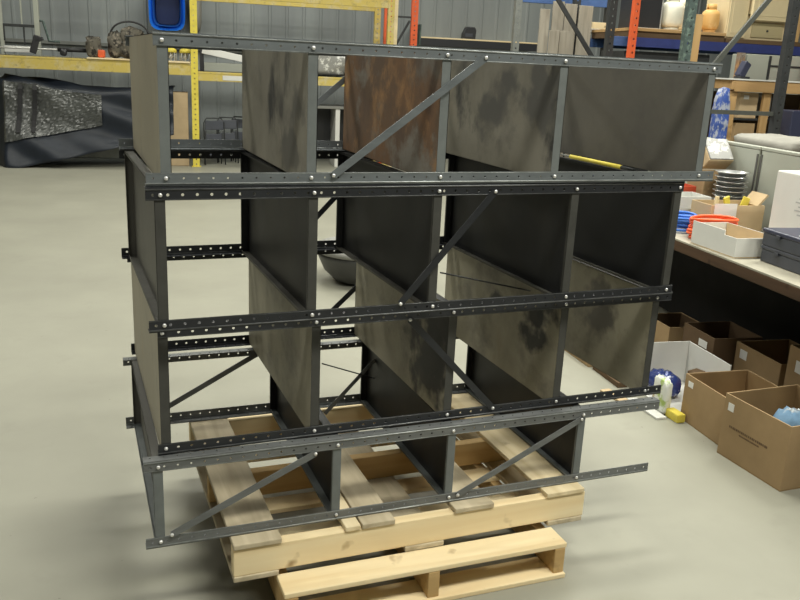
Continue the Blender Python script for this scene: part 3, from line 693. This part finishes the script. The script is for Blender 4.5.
b = MB(); b.box(0, .34, -.008, -.001, 0, .012); b.box(0, .012, -.008, -.001, .012, .55); b.box(.328, .34, -.008, -.001, .012, .55); b.build('pale_frame', 'light_steel', t)
# cabinets
t = thing('wall_cabinet', 'plain beige cabinet with one tall door on the blue rack', 'cabinet', (6.215, 7.05, 2.1405), 0)
b = MB(); b.box(0, .27, .02, .5, 0, .8); b.build('cabinet_body', 'beige', t, .004)
b = MB(); b.box(.01, .26, 0, .019, .015, .79); b.build('door', 'beige', t, .004)
d = t.children[1]
b = MB(); b.box(.05, .22, -.006, -.0005, .06, .73); b.build('door_panel', 'beige', d, .004)
t = thing('wall_cabinet', 'large beige cabinet with overhanging upper door and orange wood end panel', 'cabinet', (6.50, 7.0, 2.1405), 0)
b = MB(); b.box(0, .56, .1, .6, 0, .28); b.box(0, .56, .04, .6, .29, .9); b.build('cabinet_body', 'beige', t, .004)
b = MB(); b.box(-.005, .56, -.005, .038, .22, .9); b.build('door', 'beige', t, .006)
d = t.children[1]
b = MB(); b.box(.06, .50, -.012, -.0055, .27, .86); b.build('door_panel', 'beige', d, .004)
b = MB(); b.box(.08, .51, .085, .0995, .03, .2); b.build('drawer_front', 'beige_dark', t, .004)
d = t.children[2]
b = MB(); b.lathe([(.0, .02), (.012, .015), (.012, 0)], n=10); k = b.build('knob', 'dark_steel', d); k.location = (.29, .084, .11); k.rotation_euler = (PI / 2, 0, 0)
b = MB(); b.box(.561, .675, -.01, .6, -.0, .9); b.build('end_panel', 'lumber', t, .003)
# wood stand beyond the green frame
t = thing('wooden_stand', 'tall lumber stand with a white sheet top behind the green frame', 'stand', (5.335, 5.45, 0))
b = MB(); b.box(-.06, 1.5, -.01, .75, 1.668, 1.682); b.build('top_sheet', 'white_card', t)
b = MB(); b.box(.02, 1.5, 0, .038, 1.555, 1.667); b.build('front_apron', 'lumber_x', t, .003)
b = MB(); b.box(-.02, .019, 0, .7, 1.575, 1.667); b.build('end_apron', 'lumber_x', t, .003)
b = MB(); b.box(-.035, -.0205, .40, .56, 1.58, 1.64); b.build('orange_tag', 'orange', t)
for x in (.0, .40, 1.3):
    b = MB(); b.box(x, x + .085, .04, .08, 0, 1.554 if x else 1.57); b.build('leg', 'lumber', t, .003)
for x in (0, 1.3):
    b = MB(); b.box(x, x + .085, .6, .64, 0, 1.57); b.build('leg', 'lumber', t, .003)
b = MB(); b.box(.09, 1.4, .085, .595, 1.27, 1.29); b.build('lower_shelf', 'dark_steel', t)
b = MB(); b.box(.09, 1.4, .645, .66, .1, 1.54); b.build('dark_backing', 'carton_dark', t)  # dark sheet added in place of the shade beneath the stand
carton('cardboard_box', 'tan carton with a white tape mark on the lumber stand shelf', (5.51, 5.56, 1.2905), 0, .21, .3, .255, ('carton_pale', 'carton'), sticker=[('y', .04, .10, .19, .23)])
carton('cardboard_box', 'brown carton standing low beneath the lumber stand shelf', (5.50, 5.56, 0), 0, .23, .3, 1.24, ('carton', 'carton'))
soft('packaged_bag', 'blue and white packaged bundle standing left of the lumber stand leg', 'bag', (5.20, 5.40, 0), (.15, .14, 1.56), 'bag_blue', 31, .04, power=.4)
o = MB().box(0, .09, 0, .3, 0, .24).build('metal_canister', 'light_steel', None, .03); place(o, (5.85, 5.62, 1.2905), 0); tag(o, 'grey metal canister on the lumber stand shelf', 'canister')
t = thing('dark_tool', 'dark blue tilted tool resting on top of the lumber stand', 'tool', (5.62, 5.75, 1.6825), .2)
b = MB(); b.obox((0, 0, .09), (.085, .08, .17), Matrix.Rotation(.5, 3, 'Y')); b.build('tool_body', 'navy_plastic', t, .012)
b = MB(); b.obox((.0, 0, .012), (.13, .1, .022), 0); b.build('tool_base', 'plastic_black', t, .004)
t = thing('white_cabinet', 'off-white cabinet with framed panes standing behind the lumber stand', 'cabinet', (6.15, 7.95, 0), 0)
t.location = room(6.21, 6.55)
b = MB(); b.box(0, .75, 0, .3, 0, 1.96); b.build('cabinet_body', 'panel', t, .006)
b = MB(); b.box(.28, .31, -.01, -.001, 1.2, 1.95); b.box(.31, .75, -.01, -.001, 1.83, 1.85); b.box(.31, .75, -.01, -.001, 1.6, 1.62); b.build('pane_bars', 'dark_steel', t)
t = thing('rack_upright', 'rust-brown post standing under the blue beam', 'rack post', (6.11, 6.55, 0)); upright(t, 0, 0, 1.97, 'rust', .07)
t = thing('rack_upright', 'red post at the right edge beyond the dark rack post', 'rack post', (6.86, 6.3, 0)); upright(t, 0, 0, 2.0, 'orange', .09)
o = MB().box(0, .5, 0, .3, 0, 1.4).build('navy_locker', 'navy_plastic', None, .01); place(o, (5.82, 5.12, 0), 0); tag(o, 'navy box standing right of the dark rack post', 'box')
t = thing('backing_cabinet', 'dark grey backing cabinet added to darken the space under the blue beam', 'cabinet', (4.95, 7.12, 0))  # widened as a dark backing to cover the light wall
b = MB(); b.box(0, 1.14, 0, .6, 0, 1.94); b.build('cabinet_body', 'dark_steel', t, .01)
b = MB(); b.box(.02, .48, -.012, -.001, .05, 1.87); b.build('door', 'dark_steel', t, .004); b = MB(); b.box(.52, 1.12, -.012, -.001, .05, 1.87); b.build('door', 'dark_steel', t, .004)

# ------------------------------------------------------------------ yellow rack along the back
t = thing('pallet_rack', 'worn yellow pallet rack along the back wall', 'rack', (0, 11.0, 0))
YR = t
for x in (-3.3, -.04, 2.93):
    upright(t, x, 0, 3.6, 'yellow_hi' if x == -.04 else 'yellow', .1, .08); upright(t, x, 1.05, 3.6, 'yellow', .1, .08)
def beam(x0, x1, z0, z1, y, m='yellow'):
    b = MB(); b.box(x0, x1, y, y + .05, z0, z1); b.box(x0, x1, y - .006, y, z1 - .03, z1); return b.build('beam', m, t, .004)
beam(-3.2, -.04, 1.355, 1.53, .01); beam(.06, 2.93, 1.285, 1.42, .01); beam(-3.2, -.04, 1.355, 1.53, 1.07); beam(.06, 2.93, 1.285, 1.42, 1.07)
beam(.06, 2.93, 2.48, 2.63, .01); beam(.06, 2.93, 2.48, 2.63, 1.07); beam(-3.2, -.04, 2.66, 2.8, .01)
b = MB(); b.box(-3.2, -.04, .0605, 1.07, 1.50, 1.529); b.build('deck', 'dark_steel', t); b = MB(); b.box(.06, 2.85, .0605, 1.07, 1.39, 1.419); b.build('deck', 'dark_steel', t)
b = MB(); b.box(3.031, 3.09, .02, .07, 0, 3.4); b.build('guard_plate', 'cream', t, .004)
b = MB(); b.box(.42, .9, .0025, .0034, 1.305, 1.375); b.build('sticker', 'white_card', t)
o = MB().box(0, 1.45, 0, .95, 0, .02).build('shelf_board', 'pal_new', None, .002); place(o, (-1.5, 10.975, 1.5305), 0); tag(o, 'pale plywood board lying on the yellow rack', 'board')
ZL = 1.5305; ZB = 1.5515; ZR = 1.4205
# camouflage bag
t = thing('camouflage_bag', 'camouflage bag with a black carry loop on the yellow rack', 'bag', (-.96, 11.25, ZB))
b = MB(); b.blob((.05, 0, 0), (.34, .3, .24), 41, .18); b.blob((.07, .05, .17), (.3, .26, .26), 44, .18); b.blob((-.17, -.02, 0), (.2, .2, .36), 46, .16); b.build('bag_body', 'camo', t)
b = MB(); b.tube([(-.22 + .27 * (1 - math.cos(PI * k / 14)), 0, .34 + .19 * math.sin(PI * k / 14)) for k in range(15)], .014, 8); b.build('carry_loop', 'rubber', t)
# string trimmer
t = thing('string_trimmer', 'grass trimmer with orange engine lying along the yellow rack', 'trimmer', (-1.42, 11.2, ZB))
b = MB(); b.blob((.0, 0, 0), (.2, .22, .27), 51, .2, power=.5); b.build('engine', 'camo', t)
b = MB(); b.box(.06, .16, -.13, -.02, 0.0, .11); b.build('fuel_tank', 'orange', t, .02)
b = MB(); b.tube([(-1.9, 0, .075), (-.08, 0, .09)], .012, 8); b.build('shaft', 'light_steel', t)
b = MB(); b.tube([(-.5, 0, .088), (-.09, 0, .09)], .03, 10); b.build('grip', 'rubber', t)
b = MB(); b.blob((-.42, -.02, .0), (.1, .06, .1), 53, .1); b.build('trigger', 'plastic_black', t)
b = MB(); b.obox((-.80, -.03, .145), (.09, .05, .26), Matrix.Rotation(.3, 3, 'Y')); b.obox((-.74, -.03, .21), (.12, .05, .05), Matrix.Rotation(-.4, 3, 'Y')); b.build('front_handle', 'plastic_black', t, .01)
# pale machine frame
t = thing('crank_stand', 'pale metal frame with a dark crank at the left end of the yellow rack', 'frame', (-2.75, 11.5, ZL))
b = MB(); b.box(.48, .55, 0, .07, 0, 1.0); b.box(0, .05, 0, .06, 0, 1.0); b.box(.30, .32, .01, .04, .42, 1.0); b.build('frame_post', 'panel', t, .005)
b = MB(); b.box(0.051, .48, 0, .05, .40, .44); b.box(.05, .07, 0, .03, .2, .4); b.box(.32, .34, 0, .03, .15, .4); b.build('cross_bar', 'dark_steel', t, .004)
b = MB(); b.box(.051, .479, -.02, .12, .04, .13); b.build('base_box', 'white_card', t, .006)
b = MB(); b.tube([(.552, .03, .5), (.6, .03, .5), (.67, .02, .22), (.82, .02, .22)], .018, 8); b.build('crank', 'green_dark', t)
# horizontal dark rail on the wall
o = MB().box(-2.6, 2.2, 0, .06, 0, .06).build('wall_rail', 'grey_steel', None, .004); place(o, (-.9, 13.515, 1.72), 0); tag(o, 'grey rail running along the ribbed back wall at shelf height', 'rail')
# hanging blue tub
t = thing('hanging_tub', 'bright blue plastic tub hanging on the back wall above the bag', 'tub', (-.44, 13.2, 2.03))
b = MB()
def ring(u, hx, hz, y, n=24):
    out = []
    for k in range(n):
        a = 2 * PI * k / n; c, s_ = math.cos(a), math.sin(a); sp = lambda q: math.copysign(abs(q) ** .45, q)
        out.append((hx * sp(c), y, .4 + hz * sp(s_)))
    return out
rs = [ring(0, .30, .40, 0), ring(0, .30, .40, .04), ring(0, .27, .37, .045), ring(0, .22, .32, .37), ring(0, .20, .30, .37), ring(0, .235, .335, .02), ring(0, .235, .335, 0)]
n = 24; b.add([p for r in rs for p in r], [(k * n + j, k * n + (j + 1) % n, (k + 1) * n + (j + 1) % n, (k + 1) * n + j) for k in range(6) for j in range(n)], 0, True)
b.add(rs[3], [tuple(range(n))], 0); b.build('tub_body', 'blue_hi', t)
b = MB(); b.add([(x * .98, .3, .4 + (z - .4) * .98) for (x, y, z) in rs[4]], [tuple(range(n))]); b.build('tub_lining', 'blue_in', t)
soft('hanging_bag', 'pale grey bag hanging on the back wall right beside the blue tub', 'bag', (.03, 13.38, 2.02), (.22, .3, .9), 'bag', 71, .1)
# two yellow work lamps
def work_lamp(label, loc):
    t = thing('work_lamp', label, 'lamp', loc, 0, 'yellow work lamps')
    b = MB(); b.lathe([(.10, .18), (.09, .24), (.05, .285), (0.0, .29)], n=16); b.build('hood', 'yellow_hi', t)
    b = MB()
    for k in range(8):
        a = 2 * PI * k / 8; b.tube([(.09 * math.cos(a), .09 * math.sin(a), .19), (.085 * math.cos(a), .085 * math.sin(a), .004)], .006, 6)
    b.tube([(.085 * math.cos(2 * PI * k / 16), .085 * math.sin(2 * PI * k / 16), .006) for k in range(16)], .006, 6, closed=True); b.build('cage', 'light_steel', t)
    b = MB(); b.lathe([(.03, .05), (.045, .1), (.03, .18)], n=12); b.build('bulb', 'glassy', t)
    t.scale = (.9, .9, .68)
work_lamp('yellow-hooded work lamp next to the end shelf of the stack', (-.33, 11.15, ZB)); work_lamp('yellow-hooded work lamp next to the bright yellow rack post', (-.12, 11.2, ZB))
# right bay of the yellow rack
t = thing('foam_board', 'white slab sloping on grey box in the yellow rack bay', 'board', (.45, 11.3, ZR))
b = MB(); b.box(-.3, .55, .1, .5, 0, .13); b.build('grey_case', 'panel', t, .01)
b = MB(); b.obox((.12, .25, .235), (.9, .35, .1), Matrix.Rotation(.17, 3, 'Y')); b.build('slab', 'paper', t, .006)
b = MB(); b.box(-.36, -.30, .12, .45, 0, .31); b.build('dark_end', 'plastic_black', t, .006)
soft('film_bundle', 'crumpled clear film bundle on the yellow rack behind the shelving', 'bundle', (2.05, 11.35, ZR), (.95, .5, .45), 'glassy', 61, .2)
# beneath the rack
o = carton('cardboard_box', 'tall tan carton standing under the yellow rack by the yellow post', (-.45, 11.1, 0), 0, .35, .3, 1.1, ('carton_pale', 'carton_in'))
def fold_chair(label, x, y, rz):
    t = thing('folding_chair', label, 'chair', (x, y, 0), rz, 'dark folded chairs under the rack')
    b = MB(); w = .19
    path = [(-w, 0, .012), (-w, .06, .74), (-w + .05, .07, .82), (w - .05, .07, .82), (w, .06, .74), (w, 0, .012)]; b.tube(path, .012, 8); b.build('frame', 'dark_steel', t)
    b = MB(); b.tube([(-w + .03, .14, .012), (-w + .03, .04, .6)], .011, 8); b.tube([(w - .03, .14, .012), (w - .03, .04, .6)], .011, 8); b.build('rear_leg', 'dark_steel', t)
    b = MB(); b.obox((0, .07, .36), (.32, .03, .38), Matrix.Rotation(-.1, 3, 'X')); b.build('seat', 'slate', t, .01)
    b = MB(); b.obox((0, .045, .70), (.34, .02, .16), Matrix.Rotation(-.08, 3, 'X')); b.build('backrest', 'slate', t, .008)
    t.scale = (.85, .85, .88)
fold_chair('dark folded chair right beside the bright yellow post', .30, 11.2, .3); fold_chair('dark folded chair standing in the middle of the folded chairs', .50, 11.45, .1); fold_chair('dark folded chair last in the row, half behind the second shelf', .72, 11.68, -.1)
t = thing('steel_desk', 'grey desk with dark knee space seen through the shelving', 'desk', (1.75, 11.3, 0))
b = MB(); b.box(0, 1.1, 0, .6, .92, .965); b.build('desk_top', 'tub_rim', t, .006)
b = MB(); b.box(.02, .06, .02, .58, 0, .919); b.build('side_panel', 'grey_steel', t); b = MB(); b.box(.45, .52, .02, .58, 0, .919); b.build('side_panel', 'white_card', t); b = MB(); b.box(1.04, 1.08, .02, .58, 0, .919); b.build('side_panel', 'grey_steel', t)
b = MB(); b.box(.061, 1.04, .56, .58, .2, .919); b.build('modesty_panel', 'plastic_black', t)
# tarpaulin over a machine, black film over its front
rt = random.Random(5)
fold = [(rt.uniform(2, 9), rt.uniform(1, 6), rt.uniform(0, 6), rt.uniform(.006, .02)) for _ in range(9)]
def tarp_pt(u, v):
    x = -2.75 + 2.45 * u
    ztop = 1.2 - .1 * math.sin(u * PI) ** 2 - .05 * max(0, min(1, (u - .4) / .25))
    hem = .0 + .52 * max(0, (u - .12) / .88) ** 1.1
    if v < .6:
        k = v / .6; y = 10.52 + .28 * k + .07 * math.sin(k * 3) ; z = hem + (ztop - hem) * k
    else:
        k = (v - .6) / .4; y = 10.87 + .9 * k; z = ztop + .05 * math.sin(k * PI)
    d = sum(a * math.sin(f * u * 2 + g * v * 3 + p + (u + v * 1.4) * 9 * (f > 5)) for f, g, p, a in fold)
    side = .25 * max(0, (.06 - u) / .06)
    return (x + side * .0, y - d + side, z + (d * .4 if v > .05 else 0))
b = MB(); b.grid(tarp_pt, 70, 40); o = b.build('tarpaulin', 'tarp', None, 0, .006); o.rotation_euler = (0, 0, RA)
tag(o, 'dark navy tarpaulin draped over machinery under the yellow rack', 'tarpaulin')
t = thing('covered_machine', 'grey machine base showing beneath the raised tarpaulin hem', 'machine', (-2.55, 10.98, 0))
b = MB(); b.box(0, 2.0, 0, .6, .1, .85); b.build('machine_body', 'grey_steel', t, .02)
for x in (.05, 1.85):
    b = MB(); b.box(x, x + .1, .05, .55, 0, .1); b.build('foot', 'dark_steel', t)
rw = random.Random(11)
def wrap_pt(u, v):
    uu = .05 + .54 * u; lo = .17 + .10 * u; vv = lo + (.60 - lo - .03 * u) * v
    x, y, z = tarp_pt(uu, vv)
    return (x, y - .026 - .014 * rw.random(), z + .004 * rw.random())
b = MB(); b.grid(wrap_pt, 46, 30, 0, False); o = b.build('plastic_sheet', 'wrap', None, 0, .002); o.rotation_euler = (0, 0, RA)
tag(o, 'crinkled shiny black plastic sheet over the front of the navy tarpaulin', 'plastic sheet')
for u0 in (.13, .21):
    b = MB(); pts = []
    for k in range(9):
        x, y, z = tarp_pt(u0 + .02 * k / 8, .24 + .36 * k / 8); pts.append(Vector((x, y - .07, z)))
    for p, q in zip(pts, pts[1:]): b.bar(p, q, .06, .006, (0, 1, 0))
    s = b.build('strap', 'strap', o)
# ------------------------------------------------------------------ far middle: orange frame, wall shelf
t = thing('storage_rack', 'orange rack end frame standing in front of the ribbed wall', 'rack frame', (3.52, 11.9, 0))
upright(t, 0, 0, 3.6, 'orange', .11); upright(t, -.45, .02, 3.6, 'orange', .11)
b = MB(); b.box(-.34, 0, .03, .06, 2.40, 2.43); b.build('strut', 'dark_steel', t); b = MB(); b.bar((-.33, .045, 1.8), (-.02, .045, 2.36), .035, .03, (0, 1, 0)); b.build('diagonal_strut', 'dark_steel', t)
t = thing('wall_shelf', 'long wooden shelf with dark front fixed along the back wall', 'shelf', (3.95, 12.9, 2.0))
b = MB(); b.box(0, 2.3, .0, .69, .13, .155); b.build('shelf_board', 'pal_new', t, .003)
b = MB(); b.box(0, 2.3, .0, .03, .0, .129); b.build('front_rail', 'plastic_black', t, .004)
b = MB(); b.box(-.025, 0, 0, .69, 0, .36); b.build('end_bracket', 'green_dark', t)
t = thing('black_bag', 'small black case standing on the long wall shelf', 'case', (4.9, 13.05, 2.1555))
b = MB(); b.add([(-.13, 0, 0), (.12, 0, 0), (.13, 0, .16), (.1, 0, .22), (-.06, 0, .22), (-.12, 0, .1), (-.13, .12, 0), (.12, .12, 0), (.13, .12, .16), (.1, .12, .22), (-.06, .12, .22), (-.12, .12, .1)],
    [(0, 1, 2, 3, 4, 5), (11, 10, 9, 8, 7, 6)] + [(k, (k + 1) % 6, 6 + (k + 1) % 6, 6 + k) for k in range(6)]); b.build('case_body', 'plastic_black', t, .01)
b = MB(); b.box(-.08, .06, -.006, -.0005, .04, .1); b.build('pocket', 'slate', t, .003)
# ------------------------------------------------------------------ tub on the floor behind
t = thing('plastic_tub', 'dark grey rounded tub on the floor behind the shelving', 'tub', (0, 0, 0)); t.location = (1.90, 3.80, 0); t.scale = (1.12, 1.12, 1.0); t.rotation_euler = (0, 0, 0)
b = MB(); b.lathe([(.13, .0), (.2, .025), (.27, .1), (.31, .2), (.325, .245), (.30, .245), (.28, .2), (.24, .11), (.0, .05)], n=32); b.build('tub_body', 'tub', t)
b = MB(); b.lathe([(.322, .244), (.335, .25), (.335, .285), (.30, .30), (.296, .25)], n=32); b.build('rim', 'tub_rim', t)

# ------------------------------------------------------------------ ceiling lights
def lamp(x, y, e, sx=2.4, sy=.5, rz=0.):
    t = thing('ceiling_light', 'long white ceiling light fitting', 'ceiling light', (x, y, 5.2), rz, 'ceiling lights above the floor')
    b = MB(); b.box(-sx / 2, sx / 2, -sy / 2, sy / 2, .02, .09); b.build('housing', 'fixture', t, .01)
    b = MB(); b.box(-.6, -.58, -.01, .01, .09, 1.0); b.box(.58, .6, -.01, .01, .09, 1.0); b.build('hanger', 'fixture', t)
    l = bpy.data.lights.new('tube_light', 'AREA'); l.shape = 'RECTANGLE'; l.size = sx; l.size_y = sy; l.energy = e; l.color = (1., .99, .88)
    lo = bpy.data.objects.new('tube_light', l); COL.objects.link(lo); lo.parent = t; lo.location = (0, 0, 0)
LE = 185
for (x, y, k) in [(-2.6, 2.5, .45), (1.6, 2.5, 1.), (5., 2.5, 1.2), (-2.6, 7., .6), (1.2, 7., 1.), (5., 7., .9), (1.6, -2., 1.2), (5., -2., 1.1), (-2.6, -2., .45), (-2.6, 11., .38), (1.5, 11., .35), (6, 11., .4)]:
    lamp(x, y, LE * k)
w = bpy.data.worlds.new('world'); SC.world = w; w.use_nodes = True
w.node_tree.nodes['Background'].inputs[0].default_value = (.6, .6, .55, 1); w.node_tree.nodes['Background'].inputs[1].default_value = .0

# ------------------------------------------------------------------ camera
F_, PI_, RO, YA = 832.1, .2767, .0477, .3872
Fv = Vector((math.sin(YA) * math.cos(PI_), math.cos(YA) * math.cos(PI_), -math.sin(PI_)))
Rv = Vector((math.cos(YA), -math.sin(YA), 0)); Uv = Rv.cross(Fv)
R2 = Rv * math.cos(RO) + Uv * math.sin(RO); U2 = -Rv * math.sin(RO) + Uv * math.cos(RO)
cam = bpy.data.cameras.new('camera'); co = bpy.data.objects.new('camera', cam); COL.objects.link(co)
m = Matrix((R2, U2, -Fv)).transposed().to_4x4(); m.translation = Vector((-.226, -2.235, 1.672)); co.matrix_world = m
cam.sensor_width = 36; cam.lens = F_ / 800 * 36; cam.clip_start = .05; cam.clip_end = 100
SC.camera = co
SC.view_settings.view_transform = 'Standard'; SC.view_settings.look = 'None'; SC.view_settings.gamma = 1; SC.view_settings.use_curve_mapping = False
SC.view_settings.exposure = 0.
